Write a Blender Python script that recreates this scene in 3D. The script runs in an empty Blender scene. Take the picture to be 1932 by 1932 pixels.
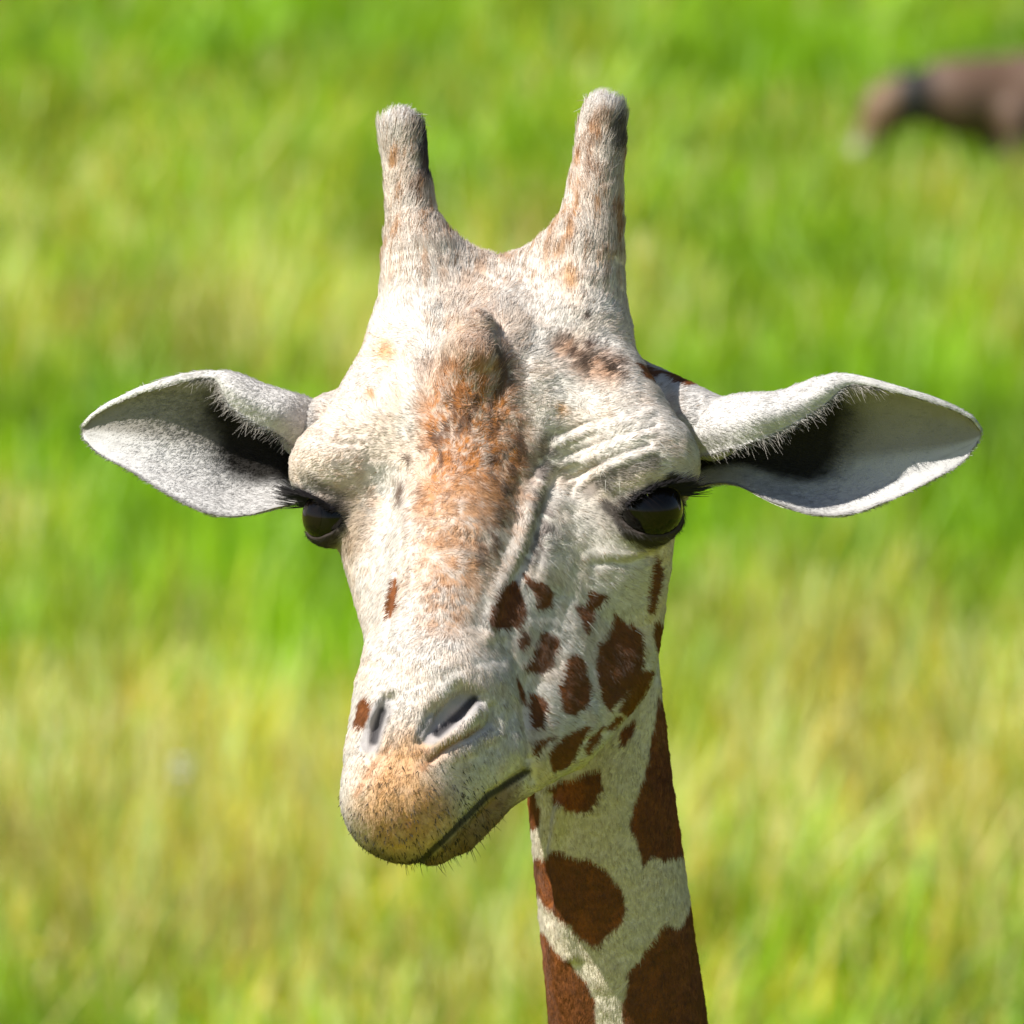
import bpy, math, random
import numpy as np
from mathutils import Vector, Matrix
rng = np.random.default_rng(7); random.seed(7)
sc = bpy.context.scene

# ------------------------------------------------------------------ camera, sky, sun, exposure
PITCH = math.radians(8.8); CAM_H = 5.5; DIST = 8.0; FRAME = 0.82
CAM = np.array([0.0, 0.0, CAM_H])
RIGHT = np.array([1.0, 0, 0]); FWD = np.array([0, math.cos(PITCH), -math.sin(PITCH)]); UP = np.array([0, math.sin(PITCH), math.cos(PITCH)])
cd = bpy.data.cameras.new('camera'); cam = bpy.data.objects.new('camera', cd); sc.collection.objects.link(cam)
cam.location = CAM; cam.rotation_euler = (math.pi/2 - PITCH, 0, 0)
cd.sensor_width = 36; cd.lens = 36*DIST/FRAME; cd.clip_start = 0.5; cd.clip_end = 6000
cd.dof.use_dof = True; cd.dof.focus_distance = DIST - 0.02; cd.dof.aperture_fstop = (cd.lens/1000)/0.031
sc.camera = cam

SUN_V = np.array([-0.56, 0.74, 0.385]); SUN_V /= np.linalg.norm(SUN_V)      # towards the sun, in the head's frontal frame
SUN_W = SUN_V[0]*RIGHT + SUN_V[1]*UP - SUN_V[2]*FWD
elev = math.asin(SUN_W[2]); azim = math.atan2(SUN_W[0], SUN_W[1])
world = bpy.data.worlds.new('World'); sc.world = world; world.use_nodes = True
wn = world.node_tree; sky = wn.nodes.new('ShaderNodeTexSky'); sky.sky_type = 'NISHITA'; sky.sun_disc = False
sky.sun_elevation = elev; sky.sun_rotation = azim
wn.links.new(sky.outputs[0], wn.nodes['Background'].inputs[0]); wn.nodes['Background'].inputs[1].default_value = 0.066
sd = bpy.data.lights.new('sun', 'SUN'); sd.energy = 4.8; sd.angle = math.radians(0.53); sd.color = (1.0, 0.965, 0.90)
sun = bpy.data.objects.new('sun', sd); sc.collection.objects.link(sun)
sun.rotation_euler = Vector(SUN_W).to_track_quat('Z', 'Y').to_euler(); sun.location = (-5, 4, 20)
vs = sc.view_settings; vs.view_transform = 'Standard'; vs.look = 'None'; vs.exposure = 0.77; vs.gamma = 1.0
sc.cycles.max_bounces = 6; sc.cycles.transparent_max_bounces = 4
sc.cycles.use_denoising = True

# ------------------------------------------------------------------ helpers
def link(o, parent=None):
    sc.collection.objects.link(o)
    if parent: o.parent = parent
    return o
def mesh_obj(name, V, F, mat, parent=None, smooth=True):
    """F: one (n,3|4) int array or a list of them"""
    if not isinstance(F, (list, tuple)): F = [F]
    F = [f for f in F if len(f)]
    me = bpy.data.meshes.new(name); me.vertices.add(len(V))
    me.vertices.foreach_set('co', np.ascontiguousarray(V, dtype=np.float32).ravel())
    idx = np.concatenate([f.ravel() for f in F]).astype(np.int32)
    cnt = np.concatenate([np.full(len(f), f.shape[1]) for f in F]).astype(np.int32)
    me.loops.add(len(idx)); me.loops.foreach_set('vertex_index', idx)
    me.polygons.add(len(cnt)); me.polygons.foreach_set('loop_start', np.concatenate([[0], np.cumsum(cnt)[:-1]]).astype(np.int32))
    me.polygons.foreach_set('use_smooth', np.full(len(cnt), smooth))
    me.update(calc_edges=True); me.validate()
    me.materials.append(mat)
    return link(bpy.data.objects.new(name, me), parent)
def set_col(o, name, C):
    a = o.data.attributes.new(name, 'FLOAT_COLOR', 'POINT')
    rgba = np.ones((len(C), 4), np.float32); rgba[:, :3] = C
    a.data.foreach_set('color', rgba.ravel())
def _hash(ix, iy, iz, seed):
    h = (ix*374761393 + iy*668265263 + iz*2147483647 + seed*1274126177).astype(np.int64) & 0xffffffff
    h = ((h ^ (h >> 13))*1274126177) & 0xffffffff
    h = ((h ^ (h >> 16))*2246822519) & 0xffffffff
    return ((h ^ (h >> 15)) & 0xffffff)/float(0xffffff)
def vnoise(P, s, seed=0):
    Q = np.asarray(P, np.float64)/s; I = np.floor(Q).astype(np.int64); f = Q - I; f = f*f*(3-2*f); r = 0
    for dx in (0, 1):
        for dy in (0, 1):
            for dz in (0, 1):
                w = (f[:, 0] if dx else 1-f[:, 0])*(f[:, 1] if dy else 1-f[:, 1])*(f[:, 2] if dz else 1-f[:, 2])
                r = r + w*_hash(I[:, 0]+dx, I[:, 1]+dy, I[:, 2]+dz, seed)
    return r
def fbm(P, s, seed=0, o=3):
    r = 0; a = 1; t = 0
    for i in range(o):
        r = r + a*vnoise(P, s/2**i, seed+i*17); t += a; a *= .5
    return r/t
def sstep(a, b, x): t = np.clip((x-a)/(b-a), 0, 1); return t*t*(3-2*t)
def nodes_of(name):
    m = bpy.data.materials.new(name); m.use_nodes = True
    return m, m.node_tree.nodes, m.node_tree.links, m.node_tree.nodes['Principled BSDF']

# ------------------------------------------------------------------ head frame: x right, y up, z out of the face, one unit = U metres
U = FRAME/1932.0; D = DIST/U
def pt(ix, iy, z): k = 1 - z/D; return np.array([(ix-966)*k, (966-iy)*k, z], float)
def to_world(P): P = np.asarray(P); return CAM + U*(P[:, :1]*RIGHT + P[:, 1:2]*UP + (D - P[:, 2:3])*FWD)
def frontal(P): k = 1 - P[:, 2]/D; return np.stack([966 + P[:, 0]/k, 966 - P[:, 1]/k], 1)

# ------------------------------------------------------------------ distance-field sculpting
def smin(a, b, k):
    h = np.clip(.5 + .5*(b-a)/k, 0, 1); return b*(1-h) + a*h - k*h*(1-h)
def smax(a, b, k): return -smin(-a, -b, k)
def cone(P, a, ra, b, rb):
    ab = b-a; t = np.clip(((P-a)@ab)/(ab@ab), 0, 1)
    q = P - a - t[:, None]*ab; return np.sqrt(np.einsum('ij,ij->i', q, q)) - (ra + t*(rb-ra))
def ell(P, c, r):
    q = (P-c)/r; k0 = np.linalg.norm(q, axis=1); k1 = np.linalg.norm(q/r, axis=1) + 1e-9
    return k0*(k0-1)/k1
def chain(P, pts, k=30):
    d = None
    for (x0, y0, z0, r0), (x1, y1, z1, r1) in zip(pts[:-1], pts[1:]):
        e = cone(P, pt(x0, y0, z0), r0, pt(x1, y1, z1), r1)
        d = e if d is None else np.minimum(d, e)
    return d

EYE_R = (pt(1226, 961, -44), 63.0); EYE_L = (pt(624, 974, -128), 54.0)
OSS_L = [(803, 610, -270, 98), (790, 500, -298, 72), (778, 415, -320, 52), (768, 330, -338, 42), (760, 267, -350, 44), (757, 259, -352, 42)]
OSS_R = [(1090, 610, -250, 98), (1104, 500, -275, 76), (1117, 410, -298, 60), (1128, 320, -318, 49), (1136, 237, -338, 46), (1139, 231, -340, 44)]
NECK = [(1060, 780, -440, 135), (1110, 1250, -470, 134), (1131, 1480, -500, 141), (1150, 1640, -540, 145), (1185, 1932, -620, 153), (1215, 2210, -720, 166)]

def head_sdf(P):
    d = ell(P, pt(940, 702, -335), np.array([212., 195, 230]))
    d = smin(d, chain(P, [(812, 478, -302, 40), (943, 556, -312, 62), (1085, 470, -290, 42)]), 55)
    d = smin(d, smin(chain(P, OSS_L), chain(P, OSS_R), 60), 55)
    d = smin(d, cone(P, pt(795, 665, -260), 102, pt(658, 872, -160), 84), 45)
    d = smin(d, cone(P, pt(1085, 660, -235), 100, pt(1212, 872, -80), 98), 45)
    d = smin(d, ell(P, pt(640, 884, -160), np.array([94., 92, 96])), 30)
    d = smin(d, ell(P, pt(1218, 878, -75), np.array([97., 95, 100])), 30)
    d = smin(d, ell(P, pt(905, 835, -175), np.array([255., 225, 150])), 60)
    d = smin(d, chain(P, [(890, 880, -150, 138), (848, 1100, 28, 122), (805, 1290, 172, 122), (775, 1420, 250, 118)]), 50)
    d = smin(d, chain(P, [(700, 960, -165, 78), (754, 1120, -50, 86), (784, 1230, 70, 84), (779, 1330, 165, 102)]), 45)
    d = smin(d, chain(P, [(1002, 990, -112, 106), (938, 1180, 22, 96), (888, 1320, 145, 93)]), 38)
    d = smin(d, chain(P, [(1090, 1010, -148, 100), (1056, 1170, -86, 92), (1000, 1320, 45, 84)]), 60)
    d = smin(d, chain(P, [(1182, 1000, -122, 92), (1148, 1170, -180, 104), (1126, 1250, -162, 112), (1046, 1368, 0, 94), (965, 1415, 138, 74)]), 55)
    d = smin(d, chain(P, [(770, 1240, -200, 66), (830, 1370, -20, 72), (860, 1430, 120, 66)]), 40)
    d = smin(d, chain(P, [(895, 624, -90, 36), (892, 688, -84, 66), (884, 780, -106, 80)]), 26)
    # muzzle
    d = smin(d, cone(P, pt(832, 1330, 195), 128, pt(765, 1500, 288), 119), 40)
    d = smin(d, cone(P, pt(770, 1508, 283), 113, pt(915, 1414, 205), 80), 26)
    # lower jaw and lip, meeting the upper lip in a crease
    lj = chain(P, [(1046, 1368, 20, 88), (925, 1474, 172, 62), (856, 1552, 222, 58), (812, 1572, 222, 58)])
    d = smin(d, lj, 7)
    # neck, ear bases
    d = smin(d, chain(P, NECK), 9)
    d = smin(d, cone(P, pt(1150, 750, -390), 92, pt(1340, 806, -280), 62), 26)
    d = smin(d, cone(P, pt(740, 790, -395), 95, pt(588, 815, -312), 58), 34)
    # eyelids: a shell over the eyeball with an almond opening
    for (c, r), (ax, v, a, b) in ((EYE_R, AXR), (EYE_L, AXL)):
        q = P - c; l = np.linalg.norm(q, axis=1)
        d = smin(d, l - (r+5), 16)
        wedge = np.maximum(q@(v*math.cos(a) - ax*math.sin(a)), -(q@(v*math.cos(b) + ax*math.sin(b))))
        d = smax(d, -smax(smax(l - (r+26), wedge, 4), 4 - q@ax, 6), 4)
    for a, ra, b, rb in NOSTRILS: d = smax(d, -cone(P, a, ra, b, rb), 12)
    return d
def eye_axes(ax, up, a, b):
    ax = np.array(ax, float); ax /= np.linalg.norm(ax); v = np.array(up, float); v -= (v@ax)*ax; v /= np.linalg.norm(v)
    return ax, v, math.radians(a), math.radians(b)
AXR = eye_axes((.42, .02, .90), (-.22, 1, 0), 40, 50); AXL = eye_axes((-.82, .02, .56), (.25, 1, 0), 40, 46)
NOSTRILS = []
def on_surf(ix, iy, dz):
    z = np.linspace(460, -100, 561); k = np.argmax(head_sdf(np.array([pt(ix, iy, q) for q in z])) < 0); return pt(ix, iy, z[k]+dz)
def nchain(pts): q = [(on_surf(x, y, dz), r) for x, y, dz, r in pts]; return [(a, ra, b, rb) for (a, ra), (b, rb) in zip(q[:-1], q[1:])]
_n = (nchain([(798, 1394, 2, 13), (828, 1348, 2, 23), (876, 1310, 2, 25), (904, 1316, 2, 17)]) + nchain([(826, 1384, -16, 7), (864, 1350, -20, 12), (894, 1320, -20, 10)])
      + nchain([(692, 1420, 2, 10), (701, 1374, 2, 20), (730, 1318, 2, 17)]) + nchain([(706, 1400, -16, 8), (714, 1368, -22, 13), (724, 1340, -18, 10)]))
NOSTRILS = _n
from concurrent.futures import ThreadPoolExecutor
POOL = ThreadPoolExecutor(4)
def par(fn, *A, n=16000):
    k = max(1, len(A[0])//n); return np.concatenate(list(POOL.map(lambda q: fn(*q), zip(*[np.array_split(a, k) for a in A]))))
def surface_nets(fn, lo, hi, h, B=8):
    n = np.ceil((hi-lo)/h/B).astype(int)*B + 1
    g = np.full(n, 1e3, np.float32); nb = (n-1)//B
    bi = np.stack(np.meshgrid(*[np.arange(k) for k in nb], indexing='ij'), -1).reshape(-1, 3)
    cen = lo + (bi+.5)*B*h
    dc = par(fn, cen)
    half = B*h*.5*math.sqrt(3)
    for i, j, k in bi[dc < -half*1.2]: g[i*B:i*B+B+1, j*B:j*B+B+1, k*B:k*B+B+1] = -1e3
    act = bi[np.abs(dc) <= half*1.2]
    off = np.stack(np.meshgrid(*[np.arange(B+1)]*3, indexing='ij'), -1).reshape(-1, 3)
    for ch in np.array_split(act, max(1, len(act)//200)):
        ii = (ch[:, None, :]*B + off[None]).reshape(-1, 3)
        g[ii[:, 0], ii[:, 1], ii[:, 2]] = par(fn, lo + ii*h)
    s = g < 0
    c = [s[a:n[0]-1+a, b:n[1]-1+b, e:n[2]-1+e] for a in (0, 1) for b in (0, 1) for e in (0, 1)]
    tot = sum(x.astype(np.int8) for x in c); mixed = (tot > 0) & (tot < 8)
    ci = np.argwhere(mixed); vid = np.full(mixed.shape, -1, np.int32); vid[mixed] = np.arange(len(ci))
    acc = np.zeros((len(ci), 3)); w = np.zeros(len(ci)); co = [np.array(o) for o in np.ndindex(2, 2, 2)]
    val = {tuple(o): g[ci[:, 0]+o[0], ci[:, 1]+o[1], ci[:, 2]+o[2]].astype(float) for o in co}
    for o in co:
        for ax in range(3):
            if o[ax]: continue
            q = o.copy(); q[ax] = 1; a = val[tuple(o)]; b = val[tuple(q)]; m = (a < 0) != (b < 0)
            t = np.where(m, a/np.where(m, a-b, 1), 0)
            p = np.tile(o.astype(float), (len(ci), 1)); p[:, ax] = t
            acc += p*m[:, None]; w += m
    V = lo + (ci + acc/w[:, None])*h; quads = []
    for ax in range(3):
        sl0 = [slice(None)]*3; sl1 = [slice(None)]*3; sl0[ax] = slice(0, -1); sl1[ax] = slice(1, None)
        a = s[tuple(sl0)]; b = s[tuple(sl1)]; e = np.argwhere(a != b); o1, o2 = [x for x in range(3) if x != ax]
        ok = (e[:, o1] > 0) & (e[:, o2] > 0) & (e[:, o1] < n[o1]-1) & (e[:, o2] < n[o2]-1); e = e[ok]
        ids = []
        for d1, d2 in ((-1, -1), (0, -1), (0, 0), (-1, 0)):
            q = e.copy(); q[:, o1] += d1; q[:, o2] += d2; ids.append(vid[q[:, 0], q[:, 1], q[:, 2]])
        Q = np.stack(ids, 1); ins = a[e[:, 0], e[:, 1], e[:, 2]]; flip = ~ins if ax != 1 else ins
        Q[flip] = Q[flip][:, ::-1]; quads.append(Q[(Q >= 0).all(1)])
    return V, np.concatenate(quads)
def vnormals(V, F):
    if F.shape[1] == 4: nn = np.cross(V[F[:, 2]]-V[F[:, 0]], V[F[:, 3]]-V[F[:, 1]])
    else: nn = np.cross(V[F[:, 1]]-V[F[:, 0]], V[F[:, 2]]-V[F[:, 0]])
    N = np.zeros_like(V)
    for k in range(F.shape[1]):
        for a in range(3): N[:, a] += np.bincount(F[:, k], nn[:, a], len(V))
    return N/(np.linalg.norm(N, axis=1, keepdims=True)+1e-12)
def relax(V, F, it=2, lam=.5):
    for _ in range(it):
        S = np.zeros_like(V); c = np.zeros(len(V))
        for k in range(4):
            i, j = F[:, k], F[:, (k+1) % 4]
            for a in range(3): S[:, a] += np.bincount(i, V[j, a], len(V)) + np.bincount(j, V[i, a], len(V))
            c += np.bincount(i, minlength=len(V)) + np.bincount(j, minlength=len(V))
        V = V + lam*(S/np.maximum(c, 1)[:, None] - V)
    return V

# ------------------------------------------------------------------ coat: polygons in the head's frontal coordinates
def seg_dist(p, a, b):
    ab = b-a; t = np.clip(((p-a)@ab)/(ab@ab+1e-9), 0, 1); return np.linalg.norm(p-a-t[:, None]*ab, axis=1)
def line_dist(p, pts):
    pts = np.array(pts, float); return np.min([seg_dist(p, a, b) for a, b in zip(pts[:-1], pts[1:])], axis=0)
def poly_sd(p, poly, marg=40):
    """signed distance, negative inside"""
    poly = np.array(poly, float); out = np.full(len(p), 999.0)
    lo, hi = poly.min(0)-marg, poly.max(0)+marg; m = ((p >= lo) & (p <= hi)).all(1)
    if not m.any(): return out
    q = p[m]; d = np.full(len(q), 1e9); ins = np.zeros(len(q), bool)
    for a, b in zip(poly, np.roll(poly, -1, 0)):
        d = np.minimum(d, seg_dist(q, a, b))
        c = ((a[1] > q[:, 1]) != (b[1] > q[:, 1])) & (q[:, 0] < (b[0]-a[0])*(q[:, 1]-a[1])/(b[1]-a[1]+1e-9)+a[0])
        ins ^= c
    out[m] = np.where(ins, -d, d); return out
def CK(*uv): return [(905.6+.2344*u, 1026.4+.2344*v) for u, v in uv]
def NK(*uv): return [(950.9+.2579*u, 1433.9+.2579*v) for u, v in uv]
CHEEK = [CK((150,380),(215,300),(290,300),(330,420),(350,560),(300,660),(100,660),(80,600),(110,470)),
 CK((350,240),(430,300),(540,340),(580,420),(560,500),(460,510),(450,400),(370,300)),
 CK((880,380),(1000,420),(980,470),(910,520),(890,620),(850,710),(810,600),(770,500),(860,500)),
 CK((1090,570),(1150,620),(1190,680),(1220,640),(1290,720),(1300,900),(1280,1020),(1200,1160),(1110,1250),(1040,1330),(980,1240),(950,1080),(940,960),(950,820),(1000,760),(1060,680)),
 CK((500,700),(600,740),(640,770),(590,880),(570,960),(500,1030),(400,1010),(350,1000),(430,900),(470,790)),
 CK((340,700),(385,730),(370,800),(330,840),(305,790)),
 CK((710,890),(780,890),(830,960),(850,1060),(870,1160),(870,1270),(820,1310),(760,1360),(660,1340),(650,1240),(630,1150),(680,1020)),
 CK((400,1200),(500,1240),(520,1280),(490,1460),(430,1480),(400,1350)),
 CK((1290,1020),(1390,1020),(1340,1150),(1200,1380),(1120,1350),(1200,1180)),
 CK((1100,1390),(1150,1400),(1060,1490),(1020,1490)),
 CK((1440,1040),(1480,1000),(1340,1320),(1240,1430),(1215,1410),(1320,1250)),
 CK((880,1470),(820,1560),(770,1670),(700,1790),(590,1820),(560,1700),(620,1600),(780,1500)),
 CK((990,1470),(940,1580),(860,1690),(840,1640),(900,1550)),
 CK((590,1550),(500,1620),(430,1700),(430,1600)),
 CK((1420,100),(1455,200),(1440,350),(1385,550),(1350,530),(1370,300)),
 CK((1410,630),(1465,630),(1465,800),(1430,840),(1390,730)),
 CK((290,1060),(335,1150),(365,1290),(325,1220)),
 [(745,1090),(752,1100),(750,1140),(735,1165),(733,1135)], [(690,1310),(700,1330),(686,1372),(672,1365),(676,1335)],
 [(1199,684),(1212,690),(1238,704),(1232,713),(1215,708)], [(1240,700),(1268,705),(1300,722),(1290,728),(1262,714)]]
NECKP = [NK((310,190),(460,120),(720,40),(720,230),(690,310),(640,400),(560,410),(450,400),(360,290)),
 NK((120,100),(210,150),(240,290),(275,350),(265,500),(190,480),(150,330)),
 NK((1133,-465),(1260,-300),(1290,-60),(1330,230),(1360,560),(1330,690),(1220,690),(1180,740),(1100,720),(1020,770),(960,600),(920,510),(960,280),(1030,110)),
 NK((140,680),(280,700),(400,650),(560,700),(700,740),(800,850),(890,980),(900,1080),(830,1240),(780,1290),(710,1390),(560,1340),(480,1220),(400,1160),(300,1080),(180,880)),
 NK((240,1200),(380,1380),(460,1440),(520,1540),(620,1650),(665,1760),(650,2150),(500,2350),(230,2250),(240,1500)),
 NK((1340,1020),(1500,1100),(1560,1550),(1620,1820),(1640,2300),(1200,2400),(900,2200),(870,1800),(910,1650),(890,1560),(1000,1470),(1070,1330),(1180,1190),(1280,1210),(1330,1110)),
 CK((1140,1530),(1240,1430),(1210,1540),(1160,1610))]
BLAZE = [(840,670),(868,600),(895,580),(930,596),(962,650),(968,720),(985,790),(1000,850),(985,930),(950,975),(900,955),(870,930),(805,965),(785,930),(790,860),(800,780),(812,700)]
BLAZE2 = [(800,900),(970,900),(985,980),(950,1060),(900,1120),(880,1190),(800,1190),(785,1080),(790,960)]
TAN = [(770,1375),(815,1400),(850,1400),(810,1450),(850,1500),(850,1560),(800,1615),(740,1628),(690,1590),(672,1520),(690,1450),(730,1400)]
CREAM = np.array([.60, .55, .495]); BROWN = np.array([.135, .042, .0095]); RUST = np.array([.40, .15, .034]); DARK = np.array([.035, .026, .022])
NKK = np.array([(c[1], c[2]) for c in NECK], float)
def mixc(C, c2, m): m = np.clip(m, 0, 1)[:, None]; return C*(1-m) + np.asarray(c2)*m
def coat(P, N):
    """albedo of the coat at points P (head units) with skin normals N"""
    p = frontal(P); n = len(P)
    front = N[:, 2] > -.12
    n1 = fbm(P, 60, 3); n2 = fbm(P, 16, 11, 2); n3 = vnoise(P, 7, 23)
    jag = (n2-.5)*9 + (n3-.5)*5
    C = np.tile(CREAM, (n, 1))*(.93 + .14*n1)[:, None]
    C = mixc(C, (.64, .50, .39), sstep(.42, .68, n1)*.55)
    C = mixc(C, (.52, .36, .25), sstep(.52, .70, fbm(P*np.array([1.4, .7, 1]), 15, 141, 2))*sstep(1250, 1050, p[:, 1])*sstep(1010, 900, p[:, 0])*sstep(.40, .60, fbm(P, 130, 151, 2))*.6)
    isneck = (P[:, 2] < -300 - (p[:, 1]-1000)*.0) & (p[:, 1] > 1290)
    C = mixc(C, (.60, .525, .40), isneck*.75)
    eb = np.maximum(sstep(1240, 1300, p[:, 0])*(P[:, 2] < -130), sstep(610, 580, p[:, 0])*(P[:, 2] < -250))*(p[:, 1] < 960)
    C = mixc(C, (.50, .475, .45), eb)
    # soft tan mottling of the crown and ossicones
    up = sstep(620, 420, p[:, 1])
    C = mixc(C, (.64, .54, .46), up*.55); C = mixc(C, (.42, .22, .10), up*sstep(.48, .74, fbm(P*np.array([1.6, .5, 1]), 22, 5, 2))*.95)
    # blaze down the forehead
    d = poly_sd(p, BLAZE, 80) + (n1-.5)*60 + jag*2
    bl = sstep(34, -30, d)*front*(.38 + .62*sstep(605, 745, p[:, 1]))
    st_ = .45*fbm(P*np.array([1.7, .5, 1]), 24, 131, 2) + .55*vnoise(P*np.array([1, .55, 1]), 5, 137); C = mixc(C, RUST, bl*(.38 + .62*sstep(.32, .62, st_)))
    C = mixc(C, (.10, .045, .025), bl*sstep(630, 680, p[:, 1])*sstep(.56, .70, fbm(P*np.array([1.5, .5, 1]), 20, 31, 2))*.9)
    C = mixc(C, (.09, .05, .035), sstep(20, 3, line_dist(p, [(942,672),(956,712),(938,742)]) + (n2-.5)*22)*front*.85)  # brown patch, with the median horn's cast shadow painted into it
    d = poly_sd(p, BLAZE2, 80) + (n1-.5)*60 + jag
    C = mixc(C, (.44, .23, .11), sstep(34, -35, d)*front*(.22 + .70*sstep(.35, .65, .5*st_+.5*n2)))
    C = mixc(C, (.09, .05, .035), sstep(40, 0, line_dist(p, [(972,830),(958,900),(945,970),(930,1020)]) + (n2-.5)*50)*front*sstep(.40, .56, n2)*.95)
    C = mixc(C, (.12, .09, .08), sstep(44, 6, line_dist(p, [(1030,840),(1012,930),(1035,1000),(1000,1050)]) + (n2-.5)*50)*front*sstep(.38, .54, n2)*.85)  # dark hair mottling, with the nose ridge's shadow painted in
    C = mixc(C, (.12, .07, .05), sstep(16, 2, line_dist(p, [(905,1030),(908,1060)]) + (n2-.5)*14)*front*.7)
    C = mixc(C, (.10, .05, .03), sstep(12, 2, line_dist(p, [(756,915),(754,945)]) + (n2-.5)*8)*front*.8)
    C = mixc(C, (.10, .06, .04), sstep(9, 2, line_dist(p, [(769,862),(771,868)]) + (n2-.5)*6)*front*.9)
    # right temple speckle, small rusty spots
    t = sstep(48, 0, line_dist(p, [(1070,660),(1110,690),(1150,700)]) + (n1-.5)*30)*front
    C = mixc(C, RUST, t*(.35+.5*n2)); C = mixc(C, (.05, .03, .02), t*sstep(.44, .54, fbm(P, 15, 77, 2)))
    for x, y, r in ((1112, 650, 13), (1078, 668, 12), (1105, 598, 9)):
        C = mixc(C, (.06, .03, .02), sstep(r*1.6, r*.4, np.hypot(p[:, 0]-x, (p[:, 1]-y)*1.4)+(n3-.5)*r)*front*.9)
    for x, y, r in ((1075, 530, 14), (728, 665, 16), (1058, 812-40, 9), (700, 745, 8)):
        C = mixc(C, (.48, .24, .08), sstep(r*1.7, r*.3, np.hypot(p[:, 0]-x, (p[:, 1]-y)*.8)+(n3-.5)*r)*front*.8)
    # ossicones: grey tips, dark flecks
    tip = np.maximum(sstep(300, 215, p[:, 1])*(p[:, 0] < 950), sstep(265, 190, p[:, 1])*(p[:, 0] > 950))
    C = mixc(C, (.66, .64, .62), tip*.85)
    C = mixc(C, (.05, .04, .05), sstep(22, 4, line_dist(p, [(800,250),(806,300),(808,345)]) + (n2-.5)*16)*.97)
    C = mixc(C, (.06, .045, .035), sstep(24, 3, line_dist(p, [(1166,245),(1172,285)]) + (n2-.5)*22)*.9)
    C = mixc(C, (.27, .13, .06), sstep(34, 6, line_dist(p, [(1105,250),(1120,340),(1150,300)]) + (n2-.5)*50)*sstep(.45, .6, n2)*.75)
    C = mixc(C, (.22, .12, .07), sstep(30, 4, line_dist(p, [(790,330),(800,390),(770,360)]) + (n2-.5)*45)*sstep(.45, .6, n2)*.7)
    # around the eyes
    C = mixc(C, (.30, .22, .15), sstep(45, 5, line_dist(p, [(648,940),(676,975),(655,1030)]) + (n2-.5)*25)*front*.85)
    C = mixc(C, (.10, .085, .075), sstep(20, 2, line_dist(p, [(585,900),(610,918),(650,940)]) + (n2-.5)*26)*front*.75)
    C = mixc(C, (.08, .065, .055), sstep(24, 3, line_dist(p, [(1105,930),(1140,905),(1190,880),(1230,868)]) + (n2-.5)*30)*front*.7)
    C = mixc(C, (.16, .13, .10), sstep(60, 15, np.hypot((p[:, 0]-1160)*.8, p[:, 1]-965) + (n1-.5)*30)*front*.6)
    for e, k in ((EYE_R, 1.15), (EYE_L, 1.13)):
        C = mixc(C, DARK, sstep(e[1]*k+9, e[1]*k-4, np.linalg.norm(P-e[0], axis=1) + (n3-.5)*8))
    C = mixc(C, DARK, sstep(18, 8, line_dist(p, [(1262,905),(1300,925),(1322,936)]))*front*(P[:, 2] > -150))
    C = mixc(C, DARK, sstep(16, 6, line_dist(p, [(612,1015),(618,1040)]))*front)
    C = mixc(C, DARK, sstep(16, 6, line_dist(p, [(1140,950),(1175,985),(1215,1018)]))*front*.9)
    # muzzle
    d = poly_sd(p, TAN, 80) + (n1-.5)*40 + jag
    tn = sstep(42, -45, d)*front
    C = mixc(C, (.56, .27, .075), tn*(.55+.45*n2))
    C = mixc(C, (.42, .17, .06), sstep(10, 2, line_dist(p, [(905,1372),(850,1402),(795,1448)]))*front*.65)
    C = mixc(C, (.42, .17, .06), sstep(9, 2, line_dist(p, [(735,1405),(700,1450),(672,1500)]))*front*.5)
    dots = sstep(.80, .88, vnoise(P, 9, 99))*sstep(190, 60, np.hypot(p[:, 0]-775, (p[:, 1]-1540)))*(p[:, 1] > 1420)
    C = mixc(C, (.03, .022, .018), dots*front*.95)
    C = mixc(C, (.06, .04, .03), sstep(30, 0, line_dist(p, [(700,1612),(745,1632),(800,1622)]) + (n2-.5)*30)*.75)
    mline = [(995,1455),(920,1501),(885,1536),(838,1583),(791,1627)]
    low = ((p[:, 1]-1536)*.69 + (p[:, 0]-885)*.72)            # below the mouth line
    lip = sstep(-2, 12, low)*sstep(1006, 945, p[:, 0] + (n2-.5)*40)*(p[:, 0] > 780)*(P[:, 2] > 60)
    C = mixc(C, (.17, .085, .032), lip*(.7+.3*n2)); C = mixc(C, (.02, .017, .014), sstep(11, 4, line_dist(p, mline))*(P[:, 2] > 40)*.95)
    # nostrils
    for a, b, r in (((812,1380),(884,1320),27), ((698,1402),(722,1336),22)):
        C = mixc(C, (.30, .28, .28), sstep(r+4, r-6, line_dist(p, [a, b]))*front*.85)
        C = mixc(C, (.03, .028, .032), sstep(12, 4, line_dist(p, [(826,1384),(864,1350),(894,1320)] if r == 27 else [(706,1398),(714,1366),(722,1342)]))*front*.9)
    C = mixc(C, (.25, .23, .22), sstep(10, 3, line_dist(p, [(930,1330),(922,1368),(880,1392)]))*front*.5)
    # sharp-edged brown patches of cheek and neck
    for poly in CHEEK:
        d = poly_sd(p, poly) + jag*.6 - 3
        m = sstep(2.5, -2.5, d)*front*(P[:, 2] > -330 if poly[0][1] > 760 else True)
        C = mixc(C, BROWN*(.85+.5*n2)[:, None], m)
    for poly in NECKP:
        d = poly_sd(p, poly) + jag*.9 + (n1-.5)*22
        m = sstep(2.5, -2.5, d)*front*(P[:, 2] < -250)
        C = mixc(C, mixc(BROWN*(.8+.6*n2)[:, None], (.27, .075, .012), sstep(.5, .75, fbm(P*np.array([2, .5, 1]), 60, 171, 2))*.8), m)
    back = (~front) & (p[:, 1] > 900) | (p[:, 1] > 2010)
    if back.any(): C[back] = voro_coat(P[back], C[back])
    return np.clip(C, .008, .9)
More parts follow.
